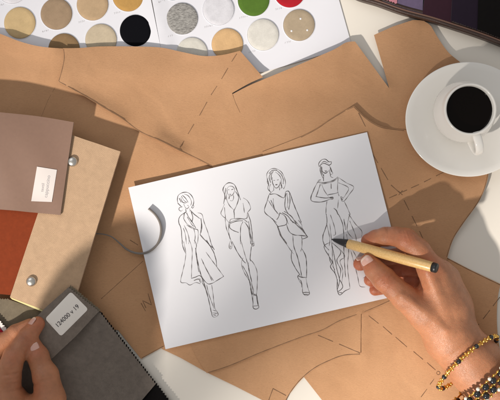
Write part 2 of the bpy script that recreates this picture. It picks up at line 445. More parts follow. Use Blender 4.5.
# ------------------------------------------------------------------ kraft pattern pieces
def bump_line(pts, amp, w):
    pts = [Vector(p) for p in pts]
    def f(x, y):
        p = Vector((x, y)); d = 1e9
        for a, b in zip(pts, pts[1:]):
            ab = b-a; t = max(0, min(1, (p-a).dot(ab)/ab.length_squared)); d = min(d, (p-(a+ab*t)).length)
        return amp*math.exp(-(d/w)**2)
    return f
def oncard(x, y):   # brown paper climbs onto the card
    t = sm(95, 70, y + max(0, 0)) * sm(372, 352, x+ (y-40)*-.3)
    return 2.6*t
PF, PS = {}, {}
def piece(key, outline, layer, label, curls=(), rot=0.0, tone=1.0, step=3):
    def zf(x, y):
        z = wave(x, y)+layer*.9+oncard(x, y)
        for c in curls: z += c(x, y)
        return z
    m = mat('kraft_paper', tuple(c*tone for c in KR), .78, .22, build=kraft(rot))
    o = sheet('pattern_piece', outline, zf, m, None, .22, 6)
    tag(o, label, 'paper pattern', 'brown paper pattern pieces')
    PF[key] = zf; PS[key] = o; return o
def marks(key, lines, w=.75, name='pencil_line', curve=False, dz=.10):
    if len(lines) < 6 and len(lines) > 1:
        return [marks(key, [l_], w, name, curve, dz) for l_ in lines][0]
    return ribbons(name, lines, w, (lambda a, b: PF[key](a, b)+dz), M['pencil'], PS[key], curve=curve, taper=False, wv=.18, step=1.2)

# big left piece
piece('J', poly(('c', [(-90, 2), (-40, 20), (-2, 33), (20, 41.5), (40, 46.5), (63, 48.5), (90, 49)]), ('l', [(90, 49), (200, 90), (262, 190)]),
      ('l', [(262, 190), (215, 330), (200, 340), (163, 347), (141, 359)]), ('l', [(141, 359), (118, 330), (-20, 330), (-90, 300), (-90, 2)])), 0,
      'large brown paper piece running under the swatch book and cord', [bump_line([(8, 38), (30, 44), (52, 48)], 4.5, 11)], .3)
# right piece below the sheet and saucer
piece('D', poly(('l', [(262, 152), (301, 136.8)]), ('c', [(301, 136.8), (316, 129), (330, 119.5), (344, 111), (354, 106)]), ('c', [(354, 106), (364, 116), (372, 122), (383, 127), (406, 130), (440, 131), (480, 140)]),
      ('c', [(480, 140), (488, 160), (488.5, 174), (485, 188), (478, 203), (463, 224), (453, 240), (447, 259)]), ('l', [(447, 259), (430, 300), (300, 300), (262, 152)])), 4,
      'brown paper piece with crossing dashed lines between drawing and saucer', [bump_line([(354, 106), (364, 116), (383, 127)], 3.0, 6), bump_line([(487, 180), (463, 224)], .8, 6)], .8, .95)
marks('D', [[(367, 143), (370.5, 150)], [(372.5, 154), (378, 163)], [(381, 168), (388, 180)], [(391, 173+12), (400, 193)], [(404, 200), (409, 210)], [(412, 216), (417, 226)], [(419.5, 231), (424, 241)],
             [(389, 198), (397, 194.5)], [(400.5, 192.7), (407, 190)], [(411, 188), (419, 184.5)], [(424, 182), (431, 178.5)], [(436, 176), (445, 171.5)], [(398.5, 191), (402.5, 195)], [(402.5, 190.5), (398.7, 195)], [(358.5, 113), (365.5, 126.5)]], .75)
# top-left piece
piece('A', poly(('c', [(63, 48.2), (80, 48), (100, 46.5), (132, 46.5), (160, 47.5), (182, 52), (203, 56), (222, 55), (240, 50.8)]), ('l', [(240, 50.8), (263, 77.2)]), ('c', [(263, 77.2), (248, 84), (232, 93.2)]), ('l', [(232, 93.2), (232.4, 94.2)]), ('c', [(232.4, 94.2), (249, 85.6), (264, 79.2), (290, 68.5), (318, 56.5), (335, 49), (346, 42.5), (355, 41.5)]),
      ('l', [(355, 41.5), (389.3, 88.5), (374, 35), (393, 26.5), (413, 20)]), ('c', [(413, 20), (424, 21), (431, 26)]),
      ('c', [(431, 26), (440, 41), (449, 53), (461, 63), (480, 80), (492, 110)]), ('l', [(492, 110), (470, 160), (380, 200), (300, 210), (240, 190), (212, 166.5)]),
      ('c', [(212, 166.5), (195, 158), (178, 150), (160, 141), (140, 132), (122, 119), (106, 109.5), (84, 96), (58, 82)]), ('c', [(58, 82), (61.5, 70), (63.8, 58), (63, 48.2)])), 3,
      'broad brown paper piece with one dashed line, below the colour card', [bump_line([(268, 77), (300, 65), (340, 46)], 1.6, 8), bump_line([(357, 44), (388, 86)], 1.8, 5), bump_line([(413, 20), (374, 35)], 1.8, 7), bump_line([(431, 26), (461, 63)], 1.2, 6), bump_line([(72, 90), (106, 109), (122, 119)], 3.0, 6), bump_line([(158, 140), (178, 150)], 4.5, 8), bump_line([(190, 54), (225, 55), (240, 52)], 1.4, 6), bump_line([(232, 93), (263, 78)], .8, 5)], 2.0, .91)  # last factor darkens the paper colour for the weaker light up here
marks('A', [[(236.5, 54), (231.5, 62)], [(228, 68), (221.5, 79)], [(217, 86), (211, 95)], [(207, 102), (199.5, 115.5)], [(194, 124), (188, 134)], [(184, 141), (180, 147.5)]], .75)
marks('A', [[(232.3, 93.5), (235.5, 103), (240, 112.5)]], .35)
# bottom: right-hand base, then notch piece, then the strip
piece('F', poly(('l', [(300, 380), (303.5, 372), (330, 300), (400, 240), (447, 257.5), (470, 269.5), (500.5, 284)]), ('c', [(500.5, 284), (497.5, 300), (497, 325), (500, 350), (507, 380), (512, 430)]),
      ('l', [(512, 430), (352, 440), (322, 400), (300, 372)])), 0, 'brown paper piece with dashed lines and a small circle under the wrist', [bump_line([(361, 314), (361, 353)], 2.2, 5)], .5, 1.14)  # last factor brightens the paper colour, painting in the strong light here
marks('F', [[(366, 313.5), (378.5, 323.5)], [(383, 326.5), (392, 334.5)], [(395.5, 337), (407, 347)], [(413.5, 351.5), (423, 359.5)], [(427, 362.5), (435.5, 370)], [(434, 379), (430, 384.5)], [(427, 389), (421, 397)],
             [(500, 297), (493, 306)], [(490, 310), (483, 319)], [(479, 324), (472, 333)]], .7)
cir = [(438.3+1.7*math.cos(a), 373+1.7*math.sin(a)) for a in [k*math.pi/6 for k in range(13)]]
marks('F', [cir], .6, 'pencil_circle', True)
piece('G', poly(('l', [(161, 348.5), (200, 320), (330, 290), (395, 280), (392, 302)]), ('l', [(392, 302), (361, 314), (360.5, 353.5)]), ('c', [(360.5, 353.5), (344, 355.5), (330, 360.5), (315, 368.5), (302, 379), (292, 391), (286, 401), (281, 425)]),
      ('l', [(281, 425), (270, 404), (236, 386.5), (206, 372), (180, 357.5), (161, 348.5)])), 1, 'brown paper piece with a curved lower edge between drawing and hand', [bump_line([(361, 314), (361, 353)], 1.6, 7)], 1.0, 1.07)
marks('G', [[(318, 335.2), (333, 341.5)], [(339, 344), (360, 353)], [(273, 388.5), (286, 395.5)], [(273, 388.5), (268, 402)]], .7)
piece('H', poly(('l', [(207, 373.2), (206, 372), (197, 358), (188, 340), (200, 300), (380, 270), (395, 299)]), ('c', [(395, 299), (378, 306.5), (361, 313.5), (340, 321), (322, 330.5), (300, 338), (262, 352.5), (230, 366), (207, 373.2)])), 2,
      'brown paper strip just below the drawing sheet with a torn straight edge', [bump_line([(207, 373), (230, 366), (262, 353)], 1.3, 6)], .1, .98)
def cut(key, pts, w=.55): marks(key, [pts], w, 'cut_line', True, .09)
cut('A', [(212, 165.9), (195, 157.3), (178, 149.3), (160, 140.3), (140, 131.3), (122.3, 118.2), (106.4, 108.7), (84.4, 95.3), (59, 81.5)], .75)
cut('A', [(58.8, 81), (62.0, 70), (64.3, 58), (63.6, 49)], .6)
cut('G', [(360, 354), (344, 355.1), (330, 360), (314.6, 367.8), (301.5, 378.4), (291.5, 390.5), (285.4, 401)], .7)
cut('H', [(392, 299.5), (378, 305.9), (361, 312.9), (340, 320.4), (322, 329.9), (300, 337.4), (262, 351.9), (230, 365.4), (208, 372.5)], .55)
cut('D', [(301, 137.4), (316, 129.6), (330, 120.1), (344, 111.6), (354, 106.8)], .5)
cut('D', [(354, 107), (364, 116.8), (372, 122.8), (383, 127.8), (404, 130.7)], .6)
cut('D', [(487.8, 174), (484.3, 188), (477.3, 203), (462.4, 223.6), (452.4, 239.6), (446.6, 257)], .55)
cut('F', [(447, 258.3), (470, 270.3), (500, 284.8)], .6)
cut('J', [(142, 357.8), (163, 346.3)], .5)
# pencil notes on the big left piece
marks('J', [[(101, 299), (143, 261)]], .4)
marks('J', [[(141, 303), (145.5, 311)], [(146, 308), (142.5, 300.5), (151.5, 305), (148, 293.5)], [(130, 240), (138, 245)]], .7, 'pencil_note')
marks('J', [[(55, 87.5), (48, 100), (40, 120)], [(90, 150), (110, 148)]], .22, 'fold_crease', dz=.06)

# ------------------------------------------------------------------ white drawing sheet with four sketched figures
def zsheet(x, y):
    return wave(x, y)*.6+6.2+1.2*math.exp(-((x-128)/30)**2)
paper = sheet('drawing_sheet', poly(('l', [(128.3, 187.6), (250, 159.2), (367, 132.2)]), ('l', [(367, 132.2), (388, 214), (407, 293.5)]), ('l', [(407, 293.5), (280, 322.5), (165.5, 349.2)]), ('l', [(165.5, 349.2), (147, 269), (128.3, 187.6)])), zsheet, M['white_paper'], None, .25, 4)
tag(paper, 'white paper sheet with four pencil fashion figures, lying on the brown paper', 'drawing')
def cv(ox, oy, s, L_): return [[(ox+a/s, oy+b/s) for a, b in l] for l in L_]
f1 = cv(160, 180, 6.25, [
    [(112, 150), (108, 122), (115, 95), (140, 79), (170, 78), (195, 95), (210, 125), (208, 150), (197, 172)], [(112, 145), (130, 165), (140, 168)], [(128, 108), (140, 138), (162, 145)], [(133, 100), (150, 128), (168, 142)], [(140, 96), (160, 115), (175, 140)], [(120, 112), (132, 140)], [(150, 88), (178, 100), (196, 135), (192, 160)],
    [(148, 150), (158, 172), (170, 180), (182, 165)], [(170, 160), (178, 161)], [(138, 170), (122, 172), (118, 186), (132, 195), (142, 186)], [(206, 152), (212, 165), (203, 176), (196, 168)],
    [(160, 180), (163, 200), (150, 208)], [(186, 178), (188, 196)], [(160, 200), (130, 222), (116, 245), (118, 272), (133, 310), (139, 400)], [(150, 205), (146, 235), (165, 270), (190, 290), (222, 305)], [(153, 205), (150, 240)], [(190, 190), (215, 215), (250, 242)], [(186, 198), (190, 190)], [(165, 205), (180, 235), (205, 270), (224, 300)], [(195, 195), (205, 230), (200, 262)], [(170, 230), (200, 280), (215, 290)],
    [(235, 205), (262, 215), (275, 262), (300, 330), (321, 400)], [(255, 240), (258, 290), (250, 345)], [(250, 342), (275, 372), (305, 400)], [(258, 250), (262, 300), (256, 330)], [(210, 300), (220, 350), (214, 400)], [(150, 283), (172, 330), (182, 372), (178, 400)], [(165, 280), (205, 305), (235, 312), (238, 350), (234, 400)], [(145, 300), (158, 340), (165, 400)]]) + cv(170, 240, 6.25, [
    [(76, 0), (80, 40), (98, 85)], [(85, 10), (95, 60), (100, 80)], [(100, 82), (92, 140), (78, 200), (67, 262), (100, 268), (125, 282), (160, 266), (190, 274)], [(120, 0), (138, 60), (136, 160), (134, 240)], [(134, 240), (160, 232), (185, 222), (200, 238), (205, 262)], [(150, 255), (180, 245), (190, 268)], [(150, 0), (165, 30), (162, 80), (180, 200)], [(158, 50), (170, 120), (195, 220), (230, 270), (260, 272), (300, 250), (336, 228)], [(336, 228), (290, 165), (255, 118), (224, 75)], [(195, 115), (232, 190), (272, 256)], [(205, 140), (240, 210), (262, 255)],
    [(220, 0), (262, 55), (285, 110), (293, 165)], [(250, 0), (262, 35), (278, 62)], [(228, 0), (246, 30), (268, 50)]]) + cv(185, 250, 5.33, [
    [(78, 150), (105, 200), (122, 250), (138, 320), (142, 345)], [(95, 160), (115, 225), (132, 290), (140, 330)], [(115, 185), (128, 240), (150, 300), (156, 315)], [(142, 185), (150, 240), (154, 285), (160, 312), (174, 335), (176, 348), (158, 358), (146, 352), (142, 330)], [(150, 345), (165, 348)], [(148, 320), (164, 325)], [(146, 335), (170, 338)]])
f2 = cv(210, 180, 6.25, [
    [(97, 122), (90, 90), (82, 65), (90, 36), (118, 18), (150, 28), (166, 60), (178, 92), (192, 125)], [(105, 60), (110, 84), (125, 100), (143, 90), (154, 62), (142, 42), (118, 40), (106, 58)], [(111, 62), (121, 61)], [(134, 60), (146, 57)], [(121, 88), (132, 89)], [(122, 90), (131, 91)], [(99, 50), (92, 85), (92, 115), (84, 150)], [(104, 80), (104, 120), (122, 160), (150, 188)], [(158, 70), (178, 105), (172, 145), (150, 190)], [(120, 100), (118, 120)], [(145, 95), (148, 110), (140, 130), (125, 128)],
    [(90, 150), (78, 180), (68, 212), (95, 236), (92, 200), (90, 170)], [(150, 188), (153, 240)], [(96, 236), (106, 252), (122, 266), (130, 246), (180, 240), (228, 240), (234, 205), (254, 176), (236, 132), (208, 112)], [(206, 145), (212, 180), (215, 205)], [(125, 266), (160, 250), (205, 245), (236, 266)], [(128, 272), (165, 258), (205, 254)], [(125, 266), (124, 300), (150, 318), (180, 328)], [(205, 262), (192, 290), (190, 330), (190, 400)], [(215, 262), (242, 305), (254, 400)], [(94, 236), (102, 300), (125, 360), (138, 400)], [(116, 265), (118, 330), (126, 372)], [(236, 205), (254, 260), (262, 330), (268, 395)], [(240, 258), (250, 320), (262, 385)]]) + cv(210, 240, 6.25, [
    [(128, 5), (120, 30), (122, 52), (134, 54), (138, 34), (132, 12)], [(126, 30), (130, 50)], [(124, 42), (134, 40)], [(258, 5), (262, 36), (275, 35), (274, 10)], [(264, 20), (270, 34)], [(262, 28), (274, 22)], [(138, 10), (170, 75), (205, 125), (222, 145)], [(206, 112), (197, 150), (215, 205), (250, 265), (254, 308), (262, 334), (273, 320), (262, 280)], [(192, 0), (215, 80), (238, 160), (258, 255), (268, 328), (280, 345)], [(258, 40), (250, 122), (256, 132)], [(250, 120), (275, 150), (294, 200), (295, 280), (289, 345), (270, 345), (268, 400)], [(250, 118), (256, 128)], [(290, 345), (297, 400)], [(240, 140), (245, 190), (262, 262)]]) + cv(160, 264, 2.941, [
    [(243, 5), (258, 35), (266, 65), (272, 92)], [(268, 88), (283, 92), (288, 118), (291, 128), (282, 133), (274, 128), (273, 110), (268, 80)], [(274, 124), (288, 122)]])
f3 = cv(250, 160, 6.25, [
    [(110, 135), (104, 92), (125, 60), (160, 54), (195, 74), (215, 112), (222, 150), (210, 182)], [(108, 120), (116, 150), (112, 180), (130, 202)], [(130, 150), (120, 175), (124, 195)], [(135, 78), (120, 108), (130, 142)], [(145, 70), (132, 95), (134, 125)], [(158, 74), (182, 94), (196, 122), (194, 158), (208, 178)], [(165, 66), (195, 90), (207, 122), (207, 150)], [(118, 85), (140, 66), (168, 64)], [(112, 110), (108, 140), (120, 160)], [(188, 140), (198, 165), (192, 180)],
    [(140, 108), (141, 145), (160, 175), (180, 165), (190, 130)], [(158, 154), (172, 153)], [(159, 157), (170, 156)], [(147, 128), (156, 127)], [(169, 125), (179, 124)], [(148, 165), (148, 190)], [(182, 168), (186, 188)], [(150, 188), (122, 214), (160, 212), (212, 236), (222, 200)], [(120, 214), (106, 258), (90, 320), (130, 360), (166, 392)], [(115, 252), (145, 300), (185, 345)], [(145, 240), (150, 295), (172, 335)], [(130, 250), (150, 300)], [(186, 330), (178, 355), (166, 372)], [(222, 200), (240, 194), (256, 222), (270, 270), (300, 340), (320, 392)], [(225, 210), (219, 265), (222, 305), (240, 340)], [(245, 210), (250, 260), (242, 310)], [(230, 205), (236, 255), (232, 300)], [(185, 330), (218, 352), (240, 400)], [(212, 320), (255, 350), (290, 400)], [(200, 330), (235, 350), (270, 395)]]) + cv(260, 220, 6.25, [
    [(78, -10), (90, 10), (106, 32), (112, 40), (165, 27), (164, -10)], [(165, 28), (182, 72), (212, 92), (260, 98), (299, 105), (265, 118), (259, 100)], [(190, 0), (230, 32), (275, 78), (299, 105)], [(215, 0), (245, 35), (285, 85)], [(240, 0), (262, 32), (262, 48), (296, 102)], [(108, 40), (128, 98), (165, 150), (198, 198), (210, 212)], [(112, 42), (132, 98), (168, 148)], [(200, 188), (195, 240), (215, 290), (252, 348)], [(205, 92), (212, 165), (238, 240), (262, 355)], [(262, 105), (262, 165), (254, 196)], [(262, 180), (285, 228), (291, 290), (290, 360)], [(236, 350), (262, 358), (292, 358)], [(250, 340), (236, 352), (248, 385), (260, 398)]]) + cv(260, 250, 6.667, [
    [(262, 165), (250, 180), (272, 206), (282, 240), (285, 284), (305, 304), (330, 292), (321, 258), (312, 222), (307, 186)], [(284, 286), (305, 282), (326, 286)], [(288, 296), (320, 296)], [(312, 220), (317, 250)], [(274, 205), (278, 250)]])
f4 = cv(300, 150, 6.25, [
    [(120, 108), (117, 84), (135, 62), (160, 58), (180, 75), (196, 72), (192, 90), (174, 94)], [(120, 104), (148, 84), (186, 100)], [(128, 90), (150, 72), (178, 84)], [(130, 100), (128, 135), (144, 178)], [(134, 104), (136, 140), (148, 165)], [(185, 98), (194, 130), (206, 146), (190, 152), (184, 120)], [(190, 108), (200, 140)], [(137, 108), (140, 134), (160, 146), (180, 128)], [(154, 130), (168, 130)], [(156, 133), (166, 133)], [(148, 150), (148, 195)], [(188, 150), (193, 168), (208, 173)], [(110, 202), (150, 210), (208, 196), (238, 173)], [(112, 196), (150, 204), (206, 190), (236, 168)], [(112, 190), (130, 186)],
    [(110, 200), (86, 250), (68, 305), (85, 322), (140, 325), (190, 306)], [(98, 290), (150, 300), (205, 298)], [(128, 215), (106, 275), (98, 294)], [(135, 215), (152, 255), (178, 290)], [(174, 280), (218, 272), (240, 264)], [(238, 174), (235, 250), (244, 288)], [(240, 172), (290, 205), (336, 232), (310, 275), (280, 315), (262, 320), (254, 290)], [(240, 205), (302, 236), (285, 280), (270, 300)], [(168, 320), (163, 360), (162, 405)], [(275, 318), (295, 360), (314, 405)], [(240, 310), (235, 365)], [(210, 364), (228, 376), (238, 405)], [(193, 208), (195, 242)], [(185, 296), (205, 294), (206, 306), (190, 308)], [(188, 300), (205, 303)], [(255, 292), (268, 300), (262, 320)], [(258, 300), (264, 314)], [(200, 296), (209, 298)]]) + cv(300, 214, 6.25, [
    [(165, 0), (168, 60), (143, 142), (150, 190), (182, 226)], [(165, 58), (186, 150), (182, 200)], [(190, 5), (214, 78), (222, 128), (206, 132)], [(186, 60), (200, 200), (205, 300), (222, 380)], [(240, 0), (270, 80), (275, 250), (285, 395)], [(178, 245), (190, 300), (218, 350)], [(200, 180), (254, 235), (230, 290), (255, 350), (246, 400)], [(275, 30), (286, 100)], [(310, 0), (294, 98), (330, 152)], [(304, 0), (345, 60), (385, 105), (385, 142)], [(310, 42), (345, 128), (352, 170)]]) + cv(320, 230, 4.9, [
    [(50, 60), (20, 82), (45, 130), (60, 160), (50, 180), (78, 222), (90, 282)], [(60, 80), (85, 200), (96, 245), (86, 290)], [(84, 240), (84, 285), (90, 312), (100, 318), (120, 300), (146, 288)], [(95, 240), (112, 280), (86, 303)], [(90, 306), (110, 308)], [(130, 20), (140, 100), (135, 180), (147, 288)], [(95, 90), (122, 130), (98, 152), (112, 200), (106, 262)], [(150, 100), (172, 180), (185, 232), (195, 274), (222, 280)], [(210, 236), (240, 224), (256, 250), (240, 276)], [(222, 226), (232, 250), (238, 272)], [(160, 100), (180, 140), (186, 200)], [(182, 60), (200, 90)]])
zink = lambda a, b: zsheet(a, b)+.10
for L_, lab in ((f1, 'bobbed figure in a halter dress'), (f2, 'long haired figure in blouse and shorts'), (f3, 'wavy haired figure in a draped tunic'), (f4, 'figure in an off-shoulder gown with hands on hips')):
    L_ = L_+[[(a+R.uniform(-.3, .3), b+R.uniform(-.3, .3)) for a, b in l_] for l_ in L_ if R.random() < .55]
    o = ribbons('pencil_sketch', L_, .52, zink, M['ink'], paper, step=.9, wv=.45, jitter=.06); o['label'] = lab

# ------------------------------------------------------------------ saucer, cup, coffee
sz0 = 5.6
sc = Q(467.6, 119.6, sz0+9)
saucer = empty('saucer', (sc.x, sc.y, sz0), 'white china saucer carrying the coffee cup', 'saucer')
prof = [(0.01, 1.6), (20, 1.6), (21, 0.0), (25, 0.0), (27, 1.6), (40, 3.6), (52, 7.6), (57.5, 9.8), (58.9, 10.7), (58.9, 11.4), (57.8, 11.7), (52, 9.8), (40, 6.0), (28, 4.0), (21, 3.6), (19, 3.0), (0.01, 3.0)]
V, F = lathe((sc.x, sc.y, sz0), prof, 128, 1.045, .955)
mesh_obj('dish', V, F, M['china'], saucer, True)
V, F = lathe((sc.x, sc.y, sz0), [(18.5, 3.05), (18.9, 3.35), (19.5, 3.4), (20.2, 3.7)], 96)
mesh_obj('well_ring', V, F, M['china'], saucer, True)
cz = sz0+3.1
crim = Q(471.6, 110.2, cz+44); cc = (crim.x-1.0, crim.y+1.0, cz)
cup = empty('coffee_cup', (cc[0], cc[1], cz), 'small white cup of black coffee standing on the saucer', 'cup')
prof = [(0.01, 1.2), (11, 1.2), (12, 0), (14.5, 0), (16.5, 1.2), (23, 4), (28, 10), (30, 17), (29.6, 24), (27.6, 33), (25.6, 40), (24.8, 43), (24.3, 44.2), (23.2, 44.4), (22.4, 43.4), (22.2, 36), (21.8, 26), (20.3, 15), (16, 7), (8, 4), (0.01, 3.6)]
V, F = lathe(cc, prof, 96)
mesh_obj('cup_body', V, F, M['china'], cup, True)
V, F = lathe(cc, [(0.01, 36.6), (18, 36.6), (21.0, 36.65), (21.7, 36.9), (22.1, 37.5)], 96)
F = [f[::-1] for f in F]
mesh_obj('coffee', V, F, M['coffee'], cup, True)
hd = Vector((.27, -.963, 0)).normalized(); hs = Vector((-hd.y, hd.x, 0))
path = [(22.5, 39), (28, 40.5), (35, 39.5), (40.5, 35), (42, 28), (38.5, 20.5), (31, 15), (21.5, 11)]
pts = catmull([Vector((cc[0], cc[1], cz))+hd*r+Vector((0, 0, z)) for r, z in path], 1.5)
V, F = [], []
seg = 14
for i, p in enumerate(pts):
    t = (pts[min(i+1, len(pts)-1)]-pts[max(i-1, 0)]).normalized(); n2 = hs.cross(t).normalized(); u = i/(len(pts)-1)
    for k in range(seg):
        a = 2*math.pi*k/seg; ca, sa = math.cos(a), math.sin(a)
        V.append(p+hs*(4.3-1.0*math.sin(math.pi*u)*.3)*math.copysign(abs(ca)**.7, ca)+n2*2.1*math.copysign(abs(sa)**.8, sa))
for i in range(len(pts)-1):
    for k in range(seg):
        a, b = i*seg+k, i*seg+(k+1) % seg; F.append((a, b, b+seg, a+seg))
mesh_obj('handle', V, F, M['china'], cup, True)

# ------------------------------------------------------------------ dark case with fabric swatches, top right
case = empty('fabric_case', Q(450, 0, 0), 'dark brown leather folder of fabric samples at the upper right corner', 'folder')
rimc = [(340, -14), (356, -2), (378, 5), (402, 13.5), (430, 21), (452, 28), (478, 36.5), (503, 46), (540, 62)]
def offs(pts, d):
    P_ = catmull([Vector(p) for p in pts], 4); out = []
    for i, p in enumerate(P_):
        t = (P_[min(i+1, len(P_)-1)]-P_[max(i-1, 0)]).normalized(); out.append(p+Vector((t.y, -t.x))*d)
    return out
base = [Vector(p) for p in catmull([Vector(p) for p in rimc], 4)]
ol = base+[Vector((540, -70)), Vector((340, -70))]
sheet('case_base', ol, lambda x, y: 9, M['leather'], case, 8.5, 10)
def strip3d(name, d, z, r, m, sx=1):
    P_ = offs(rimc, d); V, F = tube([Q(p.x, p.y, z) for p in P_], [r]*len(P_), 12); return mesh_obj(name, V, F, m, case, True)
strip3d('rolled_edge', 2.2, 10.5, 2.7, M['leather']); strip3d('piping', 4.0, 12.4, 1.0, M['seam']); strip3d('inner_edge', 6.4, 10.6, 2.2, M['leather'])
def zig(a, b, pitch=2.6, amp=1.3):
    a, b = Vector(a), Vector(b); L = (b-a).length; k = max(2, int(L/pitch)); n = Vector(((b-a).y, -(b-a).x)).normalized(); out = []
    for i in range(k+1):
        out.append(a+(b-a)*((i+(R.uniform(-.14, .14) if 0 < i < k else 0))/k)+n*(R.uniform(-.2, .2) if 0 < i < k else 0))
        if i < k: out.append(a+(b-a)*((i+.5+R.uniform(-.1, .1))/k)+n*amp*R.uniform(.75, 1.15))
    return out
def swatch(name, edge, far, z, m, label, cat='fabric sample', group=None, pitch=2.4, amp=1.1, tilt=(0, 0), thick=.7, parent=None):
    ol = zig(edge[0], edge[1], pitch, amp)+[Vector(p) for p in far]
    zf = z if callable(z) else (lambda x, y: z)
    o = sheet(name, ol, zf, m, parent, thick, 8)
    if parent is None: tag(o, label, cat, group)
    elif label: o['label'] = label
    return o
grp = 'pinked fabric samples in the dark folder'
def zz(k): return lambda x, y: 12.2+k*.9
swatch('fabric_sample', ((422.5, 14.2), (383, 2.2)), [(378, -50), (425, -50)], zz(0), M['lilac'], 'lilac grey fabric sample with a zigzag edge in the dark folder', group=grp)
swatch('fabric_sample', ((397, 3.2), (386, -1)), [(386, -40), (398, -40)], zz(1), M['pink'], 'small pink fabric sample with a zigzag edge in the dark folder', group=grp)
swatch('fabric_sample', ((451.5, 22), (422.5, 13.5)), [(431, -50), (460, -50)], zz(1), M['plum'], 'plum red fabric sample beside the lilac one in the dark folder', group=grp)
swatch('fabric_sample', ((478, 29.5), (451, 20)), [(455, -50), (492, -50)], zz(2), M['violet'], 'very dark violet fabric sample beside the plum one', group=grp)
swatch('fabric_sample', ((512, 42), (477.5, 28.5)), [(480, -50), (530, -50)], zz(3), M['blackcloth'], 'black fabric sample in the right corner of the dark folder', group=grp)

# ------------------------------------------------------------------ swatch book on the left
bk = 22.0
book = empty('swatch_book', Q(40, 230, 0), 'fabric swatch book bound by a tan cloth bar with two metal rivets', 'swatch book')
def slab(name, outline, z0, z1, m, parent, grid=12):
    return sheet(name, outline, lambda x, y: z1, m, parent, z1-z0, grid)
slab('binding_bar', poly(('l', [(57, 130), (120.3, 151.5), (78, 290), (70, 316), (62, 317), (10, 297), (38, 213), (57, 130)]), step=5), 18.0, 22.5, M['tan'], book)
slab('page_stack', poly(('l', [(60, 134), (117.5, 153), (75.5, 290), (67, 314), (62, 314), (11.5, 298.5), (40, 213), (60, 134)]), step=5), 5.0, 17.8, M['olive'], book)
slab('end_paper', poly(('l', [(12, 299.3), (10, 297.2), (62, 317), (61.5, 319.5), (12, 299.3)]), step=3), 16.0, 20.0, M['lemon'], book)
slab('fabric_page', poly(('l', [(-90, 190), (45, 200), (38.2, 214), (10.4, 295), (5, 294.5), (-90, 285)]), step=6), 15.5, 21.6, M['rust'], book)['label'] = 'rust red fabric page'
for (x, y) in ((72.3, 161.5), (31, 281.5)):
    c = Q(x, y, 24); V, F = lathe((c.x, c.y, 22.5), [(5.0, 0), (5.1, .9), (4.6, 2.2), (3.2, 3.3), (1.6, 3.8), (0.01, 3.9)], 32)
    mesh_obj('rivet', V, F, M['steel'], book, True)
# mauve card on top
def zm(x, y): return 25.5+9.0*sm(70, -20, x)*sm(215, 120, y)+.5*math.sin(x/19+y/31)+.35*math.sin(x/7.5-y/16)*sm(0, 60, y-110)
mv = sheet('satin_sample', poly(('c', [(-90, 100), (-40, 108.5), (0, 112.3), (38, 116.3), (73.6, 122.2)]), ('l', [(73.6, 122.2), (67, 168), (60.3, 215)]), ('c', [(60.3, 215), (30, 212.2), (0, 209.5), (-90, 204)]), ('l', [(-90, 204), (-90, 100)])), zm, M['mauve'], None, 1.8, 5)
tag(mv, 'mauve satin sample with a white name label, lying over the swatch book', 'fabric sample')
lb = sheet('paper_label', poly(('l', [(37, 166.6), (56.9, 169.8), (51.8, 202), (31.2, 201.2), (37, 166.6)])), lambda x, y: zm(x, y)+.45+.5*sm(196, 203, y), M['label2'], mv, .3, 3)
def text(body, name, pos, ang, size, m, parent, zf, align='CENTER', sp=1.0, bold=0.0):
    cu = bpy.data.curves.new(name, 'FONT'); cu.body = body; cu.size = size; cu.align_x = align; cu.align_y = 'CENTER'; cu.space_character = sp; cu.extrude = 0; cu.offset = size*bold
    o = bpy.data.objects.new(name, cu); C.objects.link(o); dg = bpy.context.evaluated_depsgraph_get()
    me = bpy.data.meshes.new_from_object(o.evaluated_get(dg)); bpy.data.objects.remove(o); bpy.data.curves.remove(cu)
    ca, sa = math.cos(ang), math.sin(ang); V = []
    for v in me.vertices:
        x, y = v.co.x, v.co.y; px = pos[0]+x*ca-y*sa; py = pos[1]-(x*sa+y*ca); V.append(Q(px, py, zf(px, py)))
    F = [tuple(p.vertices) for p in me.polygons]
    bpy.data.meshes.remove(me)
    o2 = mesh_obj(name, V, F, m, parent)
    for p in o2.data.polygons:
        if p.normal.z < 0: p.flip()
    return o2
text('cappuccino', 'label_text', (47.2, 186.5), math.radians(82), 5.0, M['faint'], lb, lambda x, y: zm(x, y)+.45+.5*sm(196, 203, y)+.1)
text('textil', 'label_text', (42.6, 187.5), math.radians(82), 4.2, M['faint'], lb, lambda x, y: zm(x, y)+.45+.5*sm(196, 203, y)+.1)

# ------------------------------------------------------------------ fabric samples at the lower left
g2 = 'fabric samples at the lower left'
swatch('fabric_sample', ((-6, 299), (9, 299.5)), [(62, 318), (52, 350), (20, 400), (-60, 400), (-60, 330)], lambda x, y: 14-3*sm(300, 360, y), M['olive'], 'olive tweed sample sticking out below the tan bar', group=g2)
o = sheet('fabric_sample', zig((-8, 314), (12, 339), 2.6, 1.1)+[Vector((30, 400)), Vector((-60, 400)), Vector((-60, 314))], lambda x, y: 16.2, M['blackcloth'], None, .5, 8); tag(o, 'black sample with a zigzag edge, leftmost beside the fingers', 'fabric sample', g2)
o = sheet('pinked_lining', zig((-8, 312.5), (13.2, 337.5), 2.6, 1.3)+[Vector((9, 338)), Vector((-8, 318))], lambda x, y: 17.0, M['label2'], o, .4, 8)
o = sheet('fabric_sample', [Vector(p) for p in ((-60, 322), (-6, 322), (9, 338), (20, 400), (-60, 400))], lambda x, y: 18.0, M['red'], None, .5, 8); tag(o, 'crimson sample peeking out left of the fingers', 'fabric sample', g2)
def zlow(x, y):
    u = ((x-60)*.62+(y-330)*.78); return 19-11*sm(0, 85, u)+.6*math.sin(x/13)
